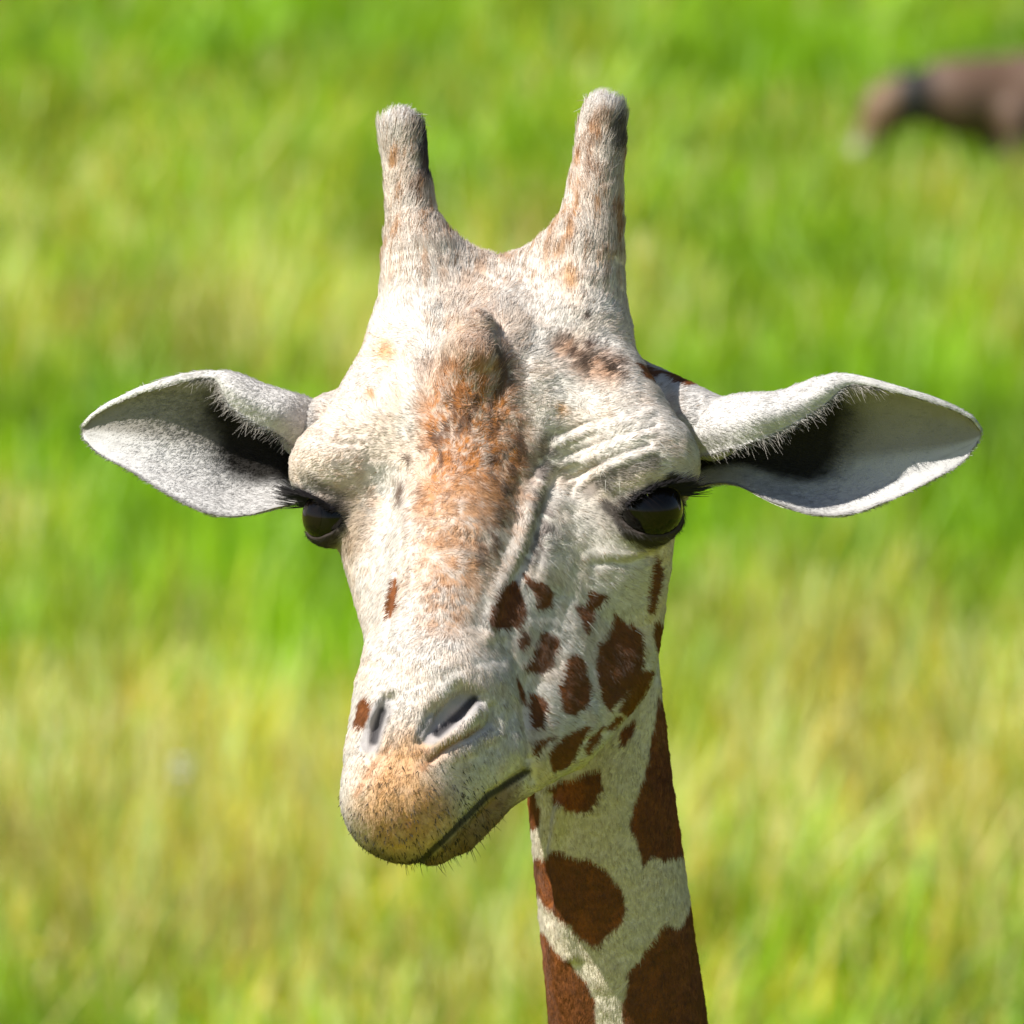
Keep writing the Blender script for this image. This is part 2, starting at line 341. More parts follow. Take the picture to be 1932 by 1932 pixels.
VS = rng.uniform(-1, 1, (1500, 3))*np.array([3000, 6500, 3200]) + np.array([0, -5200, -2600])
def voro_coat(P, C):
    d1 = np.full(len(P), 1e9); d2 = np.full(len(P), 1e9)
    for ch in np.array_split(np.arange(len(P)), max(1, len(P)//20000)):
        dd = ((P[ch][:, None, :]-VS[None])**2).sum(-1); dd.partition(1, axis=1)
        d1[ch] = np.sqrt(dd[:, 0]); d2[ch] = np.sqrt(dd[:, 1])
    return mixc(C, BROWN*1.15, sstep(30, 50, d2-d1))

# ------------------------------------------------------------------ fine relief: strokes (points, width, height, minimum z)
STROKES = [
 ([(990,1458),(920,1501),(885,1536),(838,1583),(791,1627)], 6, -14),
 ([(1050,838),(1110,812),(1180,800),(1225,778)], 7, 7), ([(1060,862),(1120,838),(1190,818),(1235,802)], 6, -6),
 ([(1060,878),(1110,865),(1165,838),(1230,818)], 6, 7), ([(1070,905),(1120,880),(1170,855),(1225,838)], 5, -7),
 ([(1052,822),(1110,795),(1170,780)], 5, -5), ([(1085,920),(1130,892),(1180,868),(1230,850)], 7, 6),
 ([(1075,930),(1090,900),(1120,880)], 6, -5), ([(600,800),(640,815),(690,818)], 6, -4), ([(590,826),(640,836),(680,836)], 6, -3.5),
 ([(1020,900),(1000,960),(982,1020),(962,1070),(938,1110),(925,1160),(918,1200)], 14, 14),
 ([(1045,905),(1022,970),(1000,1040),(972,1090)], 14, -10), ([(1000,1000),(1025,1030),(1010,1080)], 8, -5),
 ([(768,960),(775,1040),(768,1100),(752,1160),(742,1225)], 9, 9), ([(748,1080),(742,1140),(728,1200)], 6, -7),
 ([(952,1210),(975,1260),(985,1310),(992,1370),(1000,1430)], 8, -7),
 ([(840,1270),(905,1250),(950,1235)], 9, -2), ([(790,1260),(800,1285),(770,1300)], 6, -3),
 ([(795,1392),(815,1345),(845,1306),(880,1292),(905,1310)], 8, 9), ([(905,1318),(895,1350),(862,1382),(832,1402)], 8, 12),
 ([(928,1330),(925,1362),(890,1388),(850,1405),(812,1435)], 6, -13), ([(950,1330),(945,1380),(900,1405),(850,1430)], 10, 6),
 ([(690,1420),(700,1350),(722,1306),(745,1300)], 7, 8), ([(735,1330),(738,1370),(725,1410)], 7, 6), ([(685,1400),(700,1445),(690,1470)], 5, -7),
 ([(770,1395),(760,1450)], 14, -3), ([(1120,1060),(1180,1062),(1225,1050)], 9, -6), ([(1140,1045),(1190,1046),(1230,1035)], 9, 5),
 ([(1232,1300),(1190,1350),(1140,1400),(1080,1440)], 5, 5), ([(1246,1270),(1205,1330),(1150,1378),(1100,1400)], 5, -5),
 ([(905,600),(915,650),(930,690)], 9, 4), ([(940,660),(955,700),(945,740)], 10, -9), ([(1000,640),(985,720),(1000,800)], 22, -7),
 ([(830,640),(815,700),(800,770)], 20, -7), ([(1040,820),(1010,900)], 14, -8),
 ([(1002,1432),(1006,1470)], 6, -6), ([(655,1120),(690,1180),(700,1240)], 10, 4),
 ([(1060,1520),(1045,1600),(1060,1700),(1080,1800)], 14, 26), ([(1040,1500),(1032,1600),(1040,1700)], 9, -16)]

# ------------------------------------------------------------------ the giraffe
gir = bpy.data.objects.new('giraffe', None); link(gir)
gir['label'] = 'giraffe facing the camera with fuzzy horns, spread ears and brown cheek patches'; gir['category'] = 'giraffe'
HV, HF = surface_nets(head_sdf, np.array([-440., -1230, -900]), np.array([470., 810, 440]), 4.5)
HV = relax(HV, HF, 2, .5); HN = vnormals(HV, HF)
if (HN*(HV - HV.mean(0))).sum() < 0: HF = HF[:, ::-1]; HN = -HN
fp = frontal(HV); gate = sstep(0.0, .3, HN[:, 2]); disp = np.zeros(len(HV))
for pts, w, h in STROKES:
    a = np.array(pts); m = ((fp > a.min(0)-4*w) & (fp < a.max(0)+4*w)).all(1) & (HN[:, 2] > 0) & ((HV[:, 2] > -330) | (a[:, 1].min() > 1495))
    q = line_dist(fp[m], pts); disp[m] += .58*h*np.exp(-(q/w)**2)
disp = disp*gate + (fbm(HV, 26, 41, 3)-.5)*5
HV = HV + HN*disp[:, None]; HN = vnormals(HV, HF)
HC = par(coat, HV, HN)

def crom(P, n):
    """Catmull-Rom through P (k,3), n samples"""
    P = np.asarray(P, float); k = len(P); t = np.linspace(0, k-1, n); i = np.minimum(t.astype(int), k-2); f = (t-i)[:, None]
    g = lambda j: P[np.clip(j, 0, k-1)]
    p0, p1, p2, p3 = g(i-1), g(i), g(i+1), g(i+2)
    p0 = np.where((i == 0)[:, None], 2*p1-p2, p0); p3 = np.where((i == k-2)[:, None], 2*p2-p1, p3)
    return .5*(2*p1 + (p2-p0)*f + (2*p0-5*p1+4*p2-p3)*f*f + (3*p1-p0-3*p2+p3)*f**3)
def make_ear(stations, ns=80, nt=44):
    S = []
    for st in stations:
        F_, T, M, L = [pt(*q) for q in st]
        K = np.array([.5*T[0]+.5*M[0], .62*T[1]+.38*M[1], .2*T[2]+.8*M[2]]); G = np.array([.5*M[0]+.5*L[0], .42*M[1]+.58*L[1], .62*M[2]+.38*L[2]])
        B_ = .5*F_+.5*T + np.array([0, .06*(T[1]-F_[1]), .32*np.linalg.norm(T-F_)]); S.append(crom([F_, B_, T, K, M, G, L], nt))
    S = np.array(S); G = np.stack([crom(S[:, j], ns) for j in range(nt)], 1)      # ns x nt x 3
    return G
def ear_mesh(G, flip, th=3.2):
    ns, nt = G.shape[:2]; V = G.reshape(-1, 3); i, j = np.meshgrid(np.arange(ns-1), np.arange(nt-1), indexing='ij'); a = (i*nt+j).ravel()
    F = np.stack([a, a+nt, a+nt+1, a+1], 1)
    if flip: F = F[:, ::-1]
    N = vnormals(V, F); t = np.full((ns, nt), th); t[-1] = .6; t[:, 0] *= .6; t[:, -1] *= .6; t = t.ravel()[:, None]
    n = len(V); VV = np.concatenate([V+N*t, V-N*t]); FF = [F, F[:, ::-1]+n]
    rim = np.concatenate([np.arange(nt), np.arange(1, ns)*nt+nt-1, (ns-1)*nt+np.arange(nt-2, -1, -1), np.arange(ns-2, 0, -1)*nt])
    r2 = np.roll(rim, -1); R = np.stack([rim, r2, r2+n, rim+n], 1)
    if not flip: R = R[:, ::-1]
    return VV, np.concatenate(FF+[R]), np.concatenate([N, -N]), n
EAR_R = [((1296,866,-262),(1288,772,-292),(1296,840,-345),(1290,925,-310)),
 ((1400,840,-165),(1395,746,-220),(1395,835,-315),(1378,914,-262)),
 ((1480,808,-160),(1470,740,-215),(1475,855,-318),(1460,950,-212)),
 ((1552,765,-180),(1542,717,-220),(1545,862,-315),(1530,971,-205)),
 ((1604,726,-205),(1598,710,-226),(1605,850,-306),(1600,972,-208)),
 ((1690,741,-226),(1685,731,-238),(1690,842,-300),(1678,945,-232)),
 ((1771,764,-256),(1768,756,-264),(1772,836,-304),(1757,907,-262)),
 ((1826,788,-286),(1825,782,-290),(1828,826,-308),(1815,872,-292)),
 ((1850,814,-305),(1850,811,-306),(1851,820,-309),(1847,832,-307))]
EAR_L = [((585,872,-300),(606,765,-335),(590,840,-405),(575,945,-300)),
 ((530,822,-240),(555,744,-290),(545,840,-370),(520,960,-240)),
 ((480,797,-228),(500,728,-280),(490,845,-352),(470,972,-215)),
 ((434,764,-232),(452,709,-270),(440,840,-335),(425,975,-202)),
 ((402,714,-250),(405,704,-264),(395,825,-318),(380,965,-205)),
 ((328,725,-262),(330,714,-270),(320,815,-306),(318,934,-228)),
 ((248,749,-284),(250,740,-290),(242,808,-308),(245,888,-262)),
 ((184,781,-304),(186,774,-307),(180,806,-316),(188,857,-294)),
 ((156,806,-314),(157,802,-315),(155,815,-318),(158,828,-314))]
def ear_coat(V, N, ns, nt, n):
    m = np.tile(np.arange(ns*nt), 2)[:len(V)]; s = (m//nt)/(ns-1); t = (m % nt)/(nt-1); inner = np.arange(len(V)) < n
    nn = fbm(V, 24, 61)
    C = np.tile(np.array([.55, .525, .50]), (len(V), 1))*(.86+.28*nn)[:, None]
    C = mixc(C, (.20, .18, .155), inner*(.7+.25*nn)*sstep(.78, .66, t)*sstep(.34, .40, t))  # shade of the upper rim painted over the upper inside of the cup
    C = mixc(C, (.47, .455, .44), inner*sstep(.68, .78, t)*.85)  # sunlit lower inside of the cup painted paler
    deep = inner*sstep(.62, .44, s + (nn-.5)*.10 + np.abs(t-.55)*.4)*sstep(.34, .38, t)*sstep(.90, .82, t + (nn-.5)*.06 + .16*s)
    C = mixc(C, (.016, .014, .012), deep)  # dark skin near the base, and the shadow deep in the cup painted in
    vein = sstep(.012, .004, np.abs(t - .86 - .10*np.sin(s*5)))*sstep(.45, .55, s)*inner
    C = mixc(C, (.30, .28, .27), vein*.5)
    C = mixc(C, (.12, .11, .105), inner*sstep(.985, .998, t)*.6)
    return np.clip(C, .01, .9)
ears = []
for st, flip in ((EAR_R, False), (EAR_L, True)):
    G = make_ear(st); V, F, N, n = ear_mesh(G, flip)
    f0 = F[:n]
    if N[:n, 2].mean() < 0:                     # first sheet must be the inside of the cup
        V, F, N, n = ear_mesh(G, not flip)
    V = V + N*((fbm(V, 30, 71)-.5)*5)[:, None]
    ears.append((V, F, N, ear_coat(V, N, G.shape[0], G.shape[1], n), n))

# trunk, legs and tail, standing out of the picture below the neck; coarser, in the same skin
def wl(x, y, z): q = np.array([x, y, z]) - CAM; return np.array([q@RIGHT/U, q@UP/U, D - (q@FWD)/U])
NB = pt(1215, 2210, -720); nbw = to_world(NB[None])[0]
M1 = 1/U
def body_sdf(P):
    def c(a, ra, b, rb): return cone(P, wl(*a), ra*M1, wl(*b), rb*M1)
    x0, y0, z0 = nbw
    d = c((x0-.002, y0-.002, z0+.012), .0695, (x0+.05, y0+.14, z0-.25), .086)
    d = smin(d, c((x0+.05, y0+.14, z0-.25), .086, (x0+.16, y0+.75, 2.25), .20), 60)
    d = smin(d, c((x0+.16, y0+.75, 2.25), .24, (x0+.20, y0+1.05, 1.95), .38), 200)
    d = smin(d, c((x0+.20, y0+1.05, 2.0), .40, (x0+.32, y0+2.05, 1.85), .36), 200)
    for sx in (-1, 1):
        for fy, hz in ((1.02, 1.75), (2.05, 1.7)):
            bx = x0+.22+sx*.2+(.1 if fy > 2 else 0); b = y0+fy; k = -.05 if fy < 2 else .12
            d = smin(d, c((bx, b, hz), .17, (bx, b+k*.2, .92), .075), 120)
            d = smin(d, c((bx, b+k*.2, .92), .07, (bx, b+k, .48 if fy > 2 else .5), .055), 60)
            d = smin(d, c((bx, b+k, .5), .052, (bx, b+.02, .14), .04), 40)
            d = smin(d, c((bx, b+.02, .14), .042, (bx, b-.03, .045), .055), 40)
    d = smin(d, c((x0+.34, y0+2.4, 2.0), .035, (x0+.36, y0+2.5, 1.1), .015), 60)
    d = smin(d, c((x0+.36, y0+2.5, 1.1), .015, (x0+.36, y0+2.5, .8), .04), 30)
    return d
wlo = np.array([-1400., -11500, -7800]); whi = np.array([2200., -1060, -400])
BV, BF = surface_nets(body_sdf, wlo, whi, 50.0); BV = relax(BV, BF, 1); BN = vnormals(BV, BF)
if (BN*(BV - BV.mean(0))).sum() < 0: BF = BF[:, ::-1]; BN = -BN
BC = voro_coat(BV, np.tile(np.array([.66, .57, .42]), (len(BV), 1)))
keep_h = HV[:, 1] > -1e9
allV = [HV, ears[0][0], ears[1][0], BV]; offs = np.cumsum([0]+[len(v) for v in allV])
allF = np.concatenate([HF, ears[0][1]+offs[1], ears[1][1]+offs[2], BF+offs[3]])
skin, nd, lk, pb = nodes_of('giraffe_skin')
at = nd.new('ShaderNodeAttribute'); at.attribute_name = 'coat'
lk.new(at.outputs['Color'], pb.inputs['Base Color']); pb.inputs['Roughness'].default_value = .75; pb.inputs['Specular IOR Level'].default_value = .2
nz = nd.new('ShaderNodeTexNoise'); nz.inputs['Scale'].default_value = 900; nz.inputs['Detail'].default_value = 3
bp = nd.new('ShaderNodeBump'); bp.inputs['Strength'].default_value = .35; bp.inputs['Distance'].default_value = .002
tc = nd.new('ShaderNodeTexCoord'); lk.new(tc.outputs['Object'], nz.inputs['Vector']); lk.new(nz.outputs[0], bp.inputs['Height']); lk.new(bp.outputs[0], pb.inputs['Normal'])
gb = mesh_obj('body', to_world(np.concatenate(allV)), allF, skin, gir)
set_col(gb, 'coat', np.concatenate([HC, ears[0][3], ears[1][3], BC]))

# eyes
eyem, nd, lk, pb = nodes_of('eye_dark'); pb.inputs['Base Color'].default_value = (.006, .005, .004, 1); pb.inputs['Roughness'].default_value = .05; pb.inputs['Specular IOR Level'].default_value = .24
irism, nd, lk, pb = nodes_of('eye_iris'); pb.inputs['Base Color'].default_value = (.006, .004, .003, 1); pb.inputs['Roughness'].default_value = .07; pb.inputs['Specular IOR Level'].default_value = .24
lashm, nd, lk, pb = nodes_of('lash'); pb.inputs['Base Color'].default_value = (.02, .017, .016, 1); pb.inputs['Roughness'].default_value = .5
def sphere(c, r, nu=40, nv=24, axis=(0, 0, 1), cap=180):
    axis = np.array(axis, float); axis /= np.linalg.norm(axis); u = np.cross([0, 1, .1], axis); u /= np.linalg.norm(u); v = np.cross(axis, u)
    th = np.linspace(0, math.radians(cap), nv); ph = np.linspace(0, 2*math.pi, nu, endpoint=False)
    V = np.array([c + r*(math.cos(t)*axis + math.sin(t)*(math.cos(p)*u + math.sin(p)*v)) for t in th for p in ph])
    F = np.array([[i*nu+j, (i+1)*nu+j, (i+1)*nu+(j+1) % nu, i*nu+(j+1) % nu] for i in range(nv-1) for j in range(nu)])
    return V, F
for e, ax in ((EYE_R, AXR[0]), (EYE_L, AXL[0])):
    V, F = sphere(e[0], e[1], axis=ax); o = mesh_obj('eye', to_world(V), F, eyem, gir)
    V, F = sphere(e[0], e[1]*1.012, axis=ax, cap=38, nv=10); mesh_obj('iris', to_world(V), F, irism, o)

# ------------------------------------------------------------------ fur
furm, nd, lk, pb = nodes_of('fur')
nd.remove(pb); out = nd['Material Output']
at = nd.new('ShaderNodeAttribute'); at.attribute_name = 'coat'; an = nd.new('ShaderNodeAttribute'); an.attribute_name = 'skin_normal'
df = nd.new('ShaderNodeBsdfDiffuse'); lk.new(at.outputs['Color'], df.inputs['Color']); lk.new(an.outputs['Vector'], df.inputs['Normal'])
tr = nd.new('ShaderNodeBsdfTranslucent'); lk.new(at.outputs['Color'], tr.inputs['Color'])
gl = nd.new('ShaderNodeBsdfHair'); gl.component = 'Reflection'; gl.inputs['RoughnessU'].default_value = .35; gl.inputs['RoughnessV'].default_value = .5; gl.inputs['Color'].default_value = (.35, .34, .32, 1)
m1 = nd.new('ShaderNodeMixShader'); m1.inputs[0].default_value = .03; lk.new(df.outputs[0], m1.inputs[1]); lk.new(tr.outputs[0], m1.inputs[2])
m2 = nd.new('ShaderNodeMixShader'); m2.inputs[0].default_value = .08; lk.new(m1.outputs[0], m2.inputs[1]); lk.new(gl.outputs[0], m2.inputs[2])
lk.new(m2.outputs[0], out.inputs['Surface'])
def make_fur(name, R, Dr, Nn, L, C, rad, droop=.35, npt=4):
    """R roots, Dr start directions, Nn skin normals, L lengths (head units), C colours"""
    n = len(R); t = np.linspace(0, 1, npt)[None, :, None]
    tang = Dr - (Dr*Nn).sum(1, keepdims=True)*Nn
    P = R[:, None, :] + L[:, None, None]*(t*Dr[:, None, :] + droop*t*t*(tang-.25*Nn)[:, None, :]) - .8*Nn[:, None, :]
    hc = bpy.data.hair_curves.new(name); hc.add_curves([npt]*n)
    hc.attributes['position'].data.foreach_set('vector', to_world(P.reshape(-1, 3)).astype(np.float32).ravel())
    ra = hc.attributes.get('radius') or hc.attributes.new('radius', 'FLOAT', 'POINT')
    ra.data.foreach_set('value', (np.linspace(1, .25, npt)[None]*np.broadcast_to(rad, (n,))[:, None]).astype(np.float32).ravel())
    a = hc.attributes.new('coat', 'FLOAT_COLOR', 'CURVE'); q = np.ones((n, 4), np.float32); q[:, :3] = C; a.data.foreach_set('color', q.ravel())
    W = Nn[:, :1]*RIGHT + Nn[:, 1:2]*UP - Nn[:, 2:3]*FWD
    a = hc.attributes.new('skin_normal', 'FLOAT_VECTOR', 'CURVE'); a.data.foreach_set('vector', W.astype(np.float32).ravel())
    hc.materials.append(furm)
    return link(bpy.data.objects.new(name, hc), gir)
def scatter(V, F, N, dens, A=None):
    """dens(P,N)->hairs per 100 square units; returns roots, normals"""
    T = np.concatenate([F[:, :3], F[:, [0, 2, 3]]]); a, b, c = V[T[:, 0]], V[T[:, 1]], V[T[:, 2]]
    area = .5*np.linalg.norm(np.cross(b-a, c-a), axis=1); cen = (a+b+c)/3; nn = N[T[:, 0]]
    k = rng.poisson(area*dens(cen, nn)/100.0); T = np.repeat(T, k, 0)
    u = rng.random((len(T), 1)); v = rng.random((len(T), 1)); s = np.sqrt(u); w0, w1, w2 = 1-s, s*(1-v), s*v
    R = V[T[:, 0]]*w0 + V[T[:, 1]]*w1 + V[T[:, 2]]*w2; Nn = N[T[:, 0]]*w0 + N[T[:, 1]]*w1 + N[T[:, 2]]*w2
    Nn = Nn/np.linalg.norm(Nn, axis=1, keepdims=True)
    return (R, Nn) if A is None else (R, Nn, A[T[:, 0]]*w0 + A[T[:, 1]]*w1 + A[T[:, 2]]*w2)
def head_dens(P, N):
    p = frontal(P); d = np.where(N[:, 2] > -.3, 14.0, 3.0)
    d = np.where((P[:, 2] < -380) & (p[:, 1] < 1400), d*.45, d)
    for e in (EYE_R, EYE_L): d = np.where(np.linalg.norm(P-e[0], axis=1) < e[1]*1.045, 0, d)
    for a, b, r in (((812,1384),(886,1318),22), ((698,1402),(722,1335),18)): d = np.where((line_dist(p, [a, b]) < r) & (P[:, 2] > 100), 0, d)
    d = np.where((line_dist(p, [(995,1455),(920,1501),(885,1536),(838,1583),(791,1627)]) < 7) & (P[:, 2] > 60), 0, d)
    return np.where(p[:, 1] > 2150, 0, d)
R, Nn = scatter(HV, HF, HN, head_dens); p = frontal(R)
flow = np.zeros_like(R)
def add_flow(w, v): global flow; flow = flow + np.clip(w, 0, 1)[:, None]*np.asarray(v, float)
oss = sstep(600, 500, p[:, 1]); cheek = sstep(960, 1060, p[:, 0])*sstep(950, 1050, p[:, 1]); muz = sstep(1380, 1450, p[:, 1])*(R[:, 2] > 60); neckm = (R[:, 2] < -300)*(p[:, 1] > 900)
fh = (1-oss)*(1-cheek)*(1-muz)*(1-neckm)
add_flow(oss, (0, 1, -.2)); add_flow(neckm, (0, -1, 0)); add_flow(cheek*(1-neckm), (.75, -.55, -.4)); add_flow(muz, (0, -.9, 0))
rad_ = np.stack([(p[:, 0]-880)/300, -(p[:, 1]-820)/300, -.15*np.ones(len(p))], 1); flow += fh[:, None]*rad_
flow += muz[:, None]*np.stack([(p[:, 0]-775)/160, np.zeros(len(p)), np.zeros(len(p))], 1)
turb = np.stack([fbm(R, 70, s, 2)-.5 for s in (101, 202, 303)], 1); flow = flow + 1.5*turb*np.where(oss > .5, .6, 1.0)[:, None]
clump = np.stack([vnoise(R, 13, s)-.5 for s in (111, 212, 313)], 1); flow = flow + .55*clump
flow += rng.normal(0, .15, flow.shape)
tang = flow - (flow*Nn).sum(1, keepdims=True)*Nn; tang /= np.linalg.norm(tang, axis=1, keepdims=True)+1e-6
lift = .20 + .18*rng.random(len(R)) - .08*oss + .15*muz*(p[:, 1] > 1520)
Dr = tang + lift[:, None]*Nn; Dr /= np.linalg.norm(Dr, axis=1, keepdims=True)
L = np.full(len(R), 10.0); L += 11*sstep(600, 450, p[:, 1]) + 7*(np.hypot(p[:, 0]-895, p[:, 1]-660) < 110); L = np.where(muz > .5, 8, L)
L = np.where(cheek*(1-neckm) > .5, 10, L); L = np.where(neckm, 9, L); L += 9*((np.hypot(p[:, 0]-1140, p[:, 1]-190) < 55) | (np.hypot(p[:, 0]-757, p[:, 1]-225) < 60))
L *= rng.uniform(.6, 1.25, len(R))
streak = vnoise(R*np.array([1, .4, 1]), 7, 404)
C = par(coat, R, Nn)*(rng.normal(1.0, .11, (len(R), 1))*(.80+.36*streak)[:, None])
C = mixc(C, C*np.array([.55, .40, .28]), (rng.random(len(R)) < .05 + .20*sstep(640, 480, p[:, 1])*sstep(.55, .35, streak))*.9); C = np.clip(C, .006, .92)
make_fur('fur', R, Dr, Nn, L, C, U*.66*rng.uniform(.7, 1.2, len(R)))
print('fur strands', len(R))
# ears: short fur, and a fringe along the folded edge
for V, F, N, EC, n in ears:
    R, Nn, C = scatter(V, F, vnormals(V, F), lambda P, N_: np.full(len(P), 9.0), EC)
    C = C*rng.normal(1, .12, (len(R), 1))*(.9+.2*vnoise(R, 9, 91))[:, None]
    side = np.sign(V[:, 0].mean()); fl = np.tile(np.array([side, -.25, 0.]), (len(R), 1)) + rng.normal(0, .3, R.shape)
    tg = fl - (fl*Nn).sum(1, keepdims=True)*Nn; tg /= np.linalg.norm(tg, axis=1, keepdims=True)+1e-6
    Dr = tg + (.14+.16*rng.random(len(R)))[:, None]*Nn; Dr /= np.linalg.norm(Dr, axis=1, keepdims=True)
    bs = sstep(420, 250, np.abs(R[:, 0]-(290 if side > 0 else -370)))*(Nn[:, 1]+Nn[:, 2] > .2)
    Dr = Dr + bs[:, None]*(.12*Nn + rng.normal(0, .12, Dr.shape)); Dr /= np.linalg.norm(Dr, axis=1, keepdims=True)
    make_fur('ear_fur', R, Dr, Nn, rng.uniform(4, 8, len(R))*(1+.5*bs), np.clip(C, .006, .9), U*.6)
    st = V[:n].reshape(80, 44, 3); k = 1000; si = rng.integers(2, 46, k); tj = rng.integers(0, 5, k)*(rng.random(k) < .6); b = st[si, tj] + rng.normal(0, 1.2, (k, 3))
    dr = np.stack([np.full(k, .6*side), -.6*np.ones(k), .12*np.ones(k)], 1) + rng.normal(0, .30, (k, 3)); dr /= np.linalg.norm(dr, axis=1, keepdims=True)
    fl_ = rng.uniform(4, 11, k)*(1+1.3*(rng.random(k) < .3))*(.6+.8*vnoise(b, 22, 17))
    make_fur('ear_fringe', b, dr, np.tile(np.array([[0, .5, .87]]), (k, 1)), fl_, np.tile(np.array([.46, .42, .37]), (k, 1))*rng.uniform(.4, 1.15, (k, 1)), U*.5, droop=.45)
# lashes
for (c, r), (ax, v, a, b) in ((EYE_R, AXR), (EYE_L, AXL)):
    u = np.cross(v, ax); m = ax*math.cos(a) + v*math.sin(a); sgn = 1 if ax[0] > 0 else -1; k = 260
    t = np.radians(rng.uniform(-62, 72, k))*sgn; q = np.cos(t)[:, None]*m + np.sin(t)[:, None]*u
    dr = q*.8 + v*.10 + np.array([.62*sgn, -.42, .05]) + rng.normal(0, .10, (k, 3)); dr /= np.linalg.norm(dr, axis=1, keepdims=True)
    make_fur('eyelash', c + q*(r+4) + rng.normal(0, 1.2, (k, 3)), dr, q, rng.uniform(22, 42, k)*(1+.7*(t*sgn > .2)), np.tile(np.array([[.025, .022, .024]]), (k, 1)), U*1.2, droop=-.2)
# dark stubble on the lips
fpn = frontal(HV); sel = rng.random(len(HV))
m = (HV[:, 2] > 90) & (HN[:, 2] > -.2) & (fpn[:, 1] > 1430) & (sel < .05*sstep(200, 70, np.hypot(fpn[:, 0]-790, fpn[:, 1]-1560)))
Rw, Nw = HV[m], HN[m]; dr = Nw*.9 + np.array([.1, -.8, 0]) + rng.normal(0, .25, Rw.shape); dr /= np.linalg.norm(dr, axis=1, keepdims=True)
make_fur('stubble', Rw, dr, Nw, rng.uniform(6, 12, len(Rw)), np.tile(np.array([[.03, .022, .016]]), (len(Rw), 1)), U*1.1)
# whiskers on lips and brows
W = []
sel = rng.random(len(HV)); fpn = frontal(HV)
m = (((np.hypot(fpn[:, 0]-850, fpn[:, 1]-1590) < 110) & (HV[:, 2] > 130)) & (sel < .02)) | ((np.hypot(fpn[:, 0]-1180, fpn[:, 1]-860) < 80) & (HN[:, 2] > .2) & (HV[:, 2] > -60) & (sel < .006)) | ((fpn[:, 0] > 1020) & (np.abs(fpn[:, 1]-1120) < 90) & (HV[:, 2] > -100) & (sel < .004))
Rw, Nw = HV[m], HN[m]; dr = Nw + np.array([.35, -.9, .1]) + rng.normal(0, .3, Rw.shape); dr /= np.linalg.norm(dr, axis=1, keepdims=True)
lowm = frontal(Rw)[:, 1] > 1400
make_fur('whisker', Rw, dr, Nw, rng.uniform(14, 34, len(Rw)), np.where(lowm[:, None], np.array([.05, .04, .03]), np.array([.75, .72, .66])), U*.7)

# ------------------------------------------------------------------ ground and grass
def gz(x, y): return .10*np.sin(x*.21+1)*np.cos(y*.17) + .05*np.sin(x*.53+y*.31)
gm, nd, lk, pb = nodes_of('ground_soil'); tc = nd.new('ShaderNodeTexCoord')
nz = nd.new('ShaderNodeTexNoise'); nz.inputs['Scale'].default_value = .9; nz.inputs['Detail'].default_value = 8; lk.new(tc.outputs['Object'], nz.inputs['Vector'])
cr = nd.new('ShaderNodeValToRGB'); cr.color_ramp.elements[0].position = .35; cr.color_ramp.elements[0].color = (.13, .19, .008, 1); cr.color_ramp.elements[1].position = .68; cr.color_ramp.elements[1].color = (.30, .30, .03, 1)
lk.new(nz.outputs[0], cr.inputs[0]); lk.new(cr.outputs[0], pb.inputs['Base Color']); pb.inputs['Roughness'].default_value = .95; pb.inputs['Specular IOR Level'].default_value = .1
xs = np.concatenate([[-3000, -800, -200, -80], np.linspace(-40, 40, 81), [80, 200, 800, 3000]]); ys = np.concatenate([[-3000, -600, -100, -30], np.linspace(-10, 90, 101), [160, 400, 1000, 4000]])
X, Y = np.meshgrid(xs, ys, indexing='ij'); fade = np.clip(1 - np.maximum(np.abs(X)-40, np.abs(Y-40)-50)/60, 0, 1)
V = np.stack([X, Y, gz(X, Y)*fade], -1).reshape(-1, 3); ny = len(ys); i, j = np.meshgrid(np.arange(len(xs)-1), np.arange(ny-1), indexing='ij'); a = (i*ny+j).ravel()
g = mesh_obj('ground', V, np.stack([a, a+ny, a+ny+1, a+1], 1), gm); g['kind'] = 'structure'

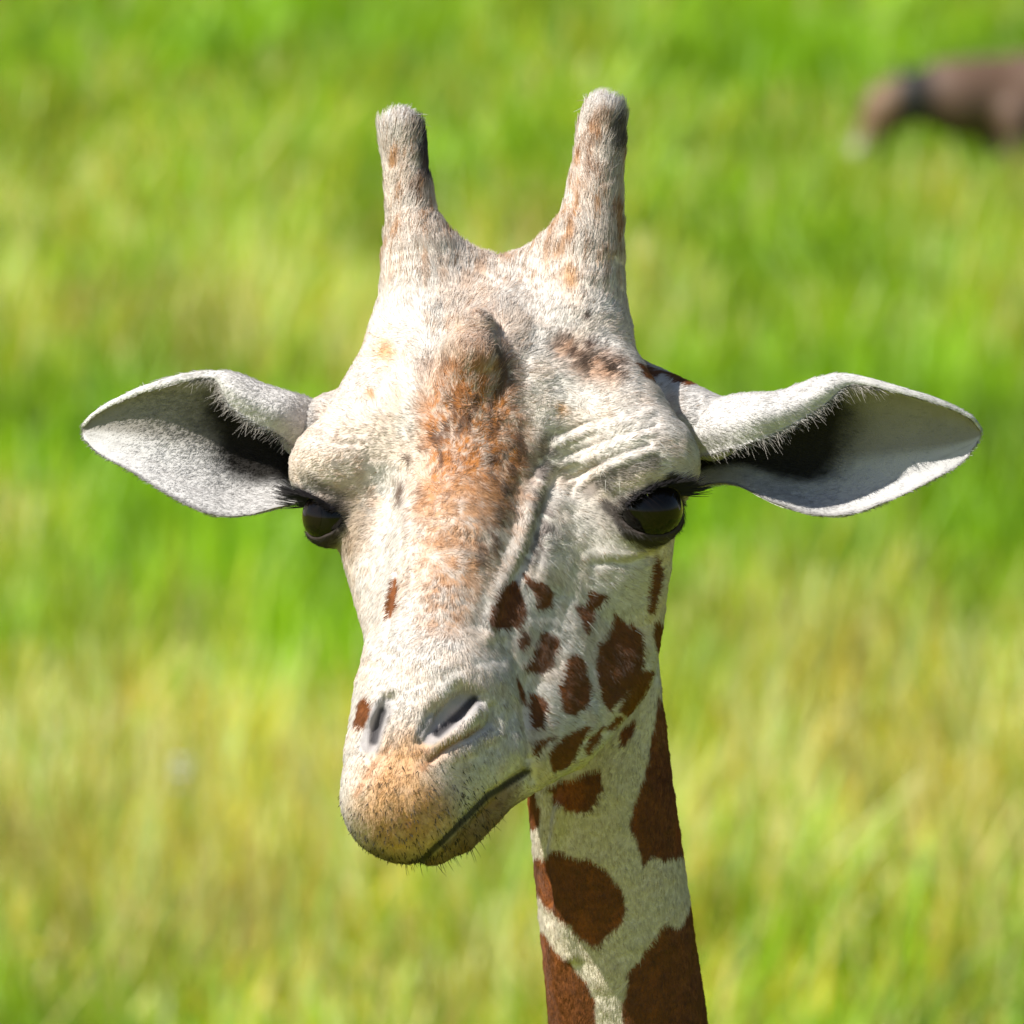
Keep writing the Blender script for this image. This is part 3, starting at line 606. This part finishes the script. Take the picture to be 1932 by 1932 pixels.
grm, nd, lk, pb = nodes_of('grass_blades'); at = nd.new('ShaderNodeAttribute'); at.attribute_name = 'coat'
lk.new(at.outputs['Color'], pb.inputs['Base Color']); pb.inputs['Roughness'].default_value = .5; pb.inputs['Specular IOR Level'].default_value = .12
trl = nd.new('ShaderNodeBsdfTranslucent'); lk.new(at.outputs['Color'], trl.inputs['Color']); mx = nd.new('ShaderNodeMixShader'); mx.inputs[0].default_value = .5
lk.new(pb.outputs[0], mx.inputs[1]); lk.new(trl.outputs[0], mx.inputs[2]); lk.new(mx.outputs[0], nd['Material Output'].inputs['Surface'])
GREEN = np.array([.20, .36, .006]); LIME = np.array([.38, .46, .04]); OLIVE = np.array([.48, .39, .04]); STRAW = np.array([.76, .64, .25]); MINT = np.array([.36, .54, .14])
def grass(n, xr, yr, fn=None):
    x = rng.uniform(*xr, n); y = rng.uniform(*yr, n)
    if fn is not None: k = fn(x, y); x, y = x[k], y[k]; n = len(x)
    Q = np.stack([x, y*.5, 0*x], 1)
    clump = fbm(Q, .50, 501, 2); fine = fbm(Q, .17, 551, 2); straw = fbm(Q, 1.1, 601, 3); far = np.maximum(sstep(32, 46, y + 14*(fbm(Q, 1.4, 701)-.5)), .8*sstep(28.5, 25, y + 9*(fbm(Q, .9, 733)-.5)))
    keep = rng.random(n) < sstep(.22, .5, fine)*.75 + .25
    x, y, clump, fine, straw, far, Q = [q[keep] for q in (x, y, clump, fine, straw, far, Q)]; n = len(x)
    r = rng.random(n); r2 = rng.random(n); broad = (r2 < .30*far)
    h = rng.uniform(.22, .55, n)*(.5+1.0*clump)*(1-.45*broad); w = rng.uniform(.006, .016, n)*(1+.5*far)*np.where(broad, 4.0, 1); ang = rng.uniform(0, 2*math.pi, n); lean = rng.uniform(.05, .45, n)*h*(1+.6*far+1.4*broad)
    d = np.stack([np.cos(ang), np.sin(ang), 0*ang], 1); s = np.stack([-np.sin(ang+rng.normal(0, .5, n)), np.cos(ang), 0*ang], 1)
    b = np.stack([x, y, gz(x, y)-.02], 1); up = np.array([0, 0, 1.0])
    mid = b + up*(h*.6)[:, None] + d*(lean*.3)[:, None]; tipp = b + up*h[:, None] + d*lean[:, None]
    w0 = w*np.where(broad, .2, 1); V = np.stack([b-s*w0[:, None]*.5, b+s*w0[:, None]*.5, mid-s*w[:, None]*.5, mid+s*w[:, None]*.5, tipp-s*(w*.22)[:, None], tipp+s*(w*.22)[:, None]], 1)
    k = np.arange(n)[:, None]*6; F = np.concatenate([k+np.array([0, 1, 3, 2]), k+np.array([2, 3, 5, 4])])
    C = np.tile(GREEN, (n, 1)); C = mixc(C, LIME, sstep(.28, .62, straw)*(.6+.4*r)*(1-.75*far)); C = mixc(C, OLIVE, (r < .34*(1-far*.6))*sstep(.3, .6, straw))
    C = mixc(C, MINT, ((r > .86) | (broad & (r > .6)))*.8); C = mixc(C, STRAW, ((r > .34) & (r < .34 + .40*sstep(.30, .60, straw)*(1-.85*far)))*.9)
    C *= (1.12-.10*far)[:, None]*rng.uniform(.75, 1.2, (n, 1))*(.72+.75*sstep(.25, .7, fbm(Q, .20, 811, 2)))[:, None]
    return V.reshape(-1, 3), F, np.repeat(np.clip(C, .005, .8), 6, 0)
def in_view(x, y): return np.abs(x) < y*.062+1.2
parts = [grass(270000, (-4.8, 4.8), (23, 57), in_view), grass(330000, (-11, 11), (22, 60), lambda x, y: ~((np.abs(x) < y*.062+1.2) & (y > 23) & (y < 57))), grass(40000, (-9, 9), (6, 22)), grass(20000, (-20, 20), (-2, 75))]
off = 0; VV, FF, CC = [], [], []
for V, F, C in parts: VV.append(V); FF.append(F+off); CC.append(C); off += len(V)
go = mesh_obj('grass', np.concatenate(VV), np.concatenate(FF), grm, smooth=False); set_col(go, 'coat', np.concatenate(CC))
go['kind'] = 'stuff'; go['label'] = 'tall green and straw coloured meadow grass behind the giraffe'; go['category'] = 'grass'

# ------------------------------------------------------------------ the grazing antelope in the meadow
AD = 43.0; AU = U*AD/DIST                           # metres per unit at its distance
def apt(ix, iy, z): return np.array([ix-966., 966.-iy, z])
def a_world(P): return CAM + AD*FWD + AU*(P[:, :1]*RIGHT + P[:, 1:2]*UP - P[:, 2:3]*FWD)
foot = 487
def ant_sdf(P):
    def c(a, ra, b, rb): return cone(P, apt(*a), ra, apt(*b), rb)
    d = c((1815, 196, 0), 64, (2090, 188, -60), 72); d = smin(d, ell(P, apt(1975, 180, -30), np.array([200., 84, 70])), 30)
    d = smin(d, c((1850, 160, 0), 48, (1780, 165, 5), 50), 30)
    d = smin(d, c((1800, 185, 5), 56, (1715, 190, 25), 42), 30)
    d = smin(d, c((1715, 182, 25), 48, (1672, 205, 35), 44), 20); d = smin(d, c((1672, 205, 35), 43, (1626, 272, 45), 25), 20)
    d = smin(d, c((1622, 278, 45), 17, (1615, 288, 46), 16), 10)
    for s_ in (-1, 1): d = smin(d, c((1712, 150, 25+20*s_), 10, (1692, 118, 30+38*s_), 5), 8)
    for x, z, k in ((1925, 34, 0), (1885, -26, -8), (2120, 0, 14), (2150, -70, 10)):
        d = smin(d, c((x-10, 220, z), 34, (x+k, 345, z), 22), 25); d = smin(d, c((x+k, 345, z), 19, (x-k*.3, foot-12, z), 9), 10); d = smin(d, c((x-k*.3, foot-12, z), 10, (x-8, foot-4, z), 11), 6)
    d = smin(d, c((2160, 150, -72), 9, (2185, 250, -78), 5), 10)
    return d
AV, AF = surface_nets(ant_sdf, np.array([560., 420, -220]), np.array([1300., 900, 160]), 6.0); AV = relax(AV, AF, 2); AN = vnormals(AV, AF)
if (AN*(AV - AV.mean(0))).sum() < 0: AF = AF[:, ::-1]
q = np.stack([AV[:, 0]+966, 966-AV[:, 1]], 1); nn = fbm(AV, 40, 5)
AC = np.tile(np.array([.105, .058, .034]), (len(AV), 1))*(.8+.4*nn)[:, None]
AC = mixc(AC, (.022, .018, .014), sstep(48, 22, np.abs(q[:, 0]-1722 - (q[:, 1]-190)*.05) + (nn-.5)*10)*(q[:, 1] > 120))  # shade around ear and neck painted into the coat as a dark band
AC = mixc(AC, (.15, .085, .04), sstep(1700, 1680, q[:, 0])); AC = mixc(AC, (.50, .46, .42), sstep(262, 282, q[:, 1] + (1640-q[:, 0])*.2)*(q[:, 0] < 1665))
AC = mixc(AC, (.05, .035, .025), sstep(235, 262, q[:, 1])*(q[:, 0] > 1700)*.6)
anm, nd, lk, pb = nodes_of('antelope_coat'); at = nd.new('ShaderNodeAttribute'); at.attribute_name = 'coat'; lk.new(at.outputs['Color'], pb.inputs['Base Color']); pb.inputs['Roughness'].default_value = .55
ant = bpy.data.objects.new('antelope', None); link(ant); base = a_world(np.array([apt(1990, foot, -20)]))[0]; ant.location = base
ant['label'] = 'blurred brown antelope with shaded neck and pale muzzle grazing in the meadow'; ant['category'] = 'antelope'
o = mesh_obj('body', a_world(AV)-base, AF, anm, ant); set_col(o, 'coat', AC)
V, F = sphere(apt(1662, 190, 62), 6, 16, 10); mesh_obj('eye', a_world(V)-base, F, eyem, ant)

# ------------------------------------------------------------------ two wildflowers standing out of the grass
petm, nd, lk, pb = nodes_of('petal_white'); pb.inputs['Base Color'].default_value = (.62, .62, .58, 1)
yelm, nd, lk, pb = nodes_of('petal_yellow'); pb.inputs['Base Color'].default_value = (.75, .62, .03, 1)
stm, nd, lk, pb = nodes_of('flower_stem'); pb.inputs['Base Color'].default_value = (.08, .16, .02, 1)
def flower(name, ix, iy, mat, label, r, tall):
    a = -math.sin(PITCH) + (966-iy)/D*math.cos(PITCH); dep = (CAM_H-.62)/-a; hd = CAM + dep*(FWD + (ix-966)/D*RIGHT + (966-iy)/D*UP)
    root = bpy.data.objects.new(name, None); link(root); root.location = (hd[0], hd[1], gz(hd[0], hd[1])); root['label'] = label; root['category'] = 'flower'
    z = hd[2]-gz(hd[0], hd[1]); t = np.linspace(0, 2*math.pi, 7)[:-1]
    V = np.concatenate([np.stack([.004*np.cos(t)+b, .004*np.sin(t), 0*t+h], 1) for h, b in ((-.02, .03), (z*.5, .012), (z, 0))]); F = np.array([[k*6+i, k*6+(i+1) % 6, k*6+6+(i+1) % 6, k*6+6+i] for k in (0, 1) for i in range(6)])
    mesh_obj('stem', V, F, stm, root)
    for k in range(tall):
        ph = k*2.4; el = .15+.5*(k % 3)/3; d = np.array([math.cos(ph)*math.cos(el), math.sin(ph)*math.cos(el), math.sin(el)]); sd_ = np.cross(d, [0, 0, 1]); sd_ /= np.linalg.norm(sd_); c = np.array([0, 0, z - (k//6)*.03]); u_ = np.cross(sd_, d)*.004
        V = np.array([c+d*.003, c+d*r*.6-sd_*r*.32, c+d*r, c+d*r*.6+sd_*r*.32]); mesh_obj('petal', np.concatenate([V+u_, V-u_]), np.array([[0, 1, 2, 3], [7, 6, 5, 4], [0, 4, 5, 1], [1, 5, 6, 2], [2, 6, 7, 3], [3, 7, 4, 0]]), mat, root, False)
flower('white_wildflower', 343, 1440, petm, 'small white wildflower spike standing in the straw coloured grass', .026, 14)
flower('yellow_wildflower', 70, 1790, yelm, 'small yellow wildflower low in the green grass', .02, 9)

# the giraffe's Empty stands on the ground between its feet
gir.location = (nbw[0]+.25, nbw[1]+1.5, 0)
for c in gir.children: c.matrix_parent_inverse = Matrix.Translation(-gir.location)
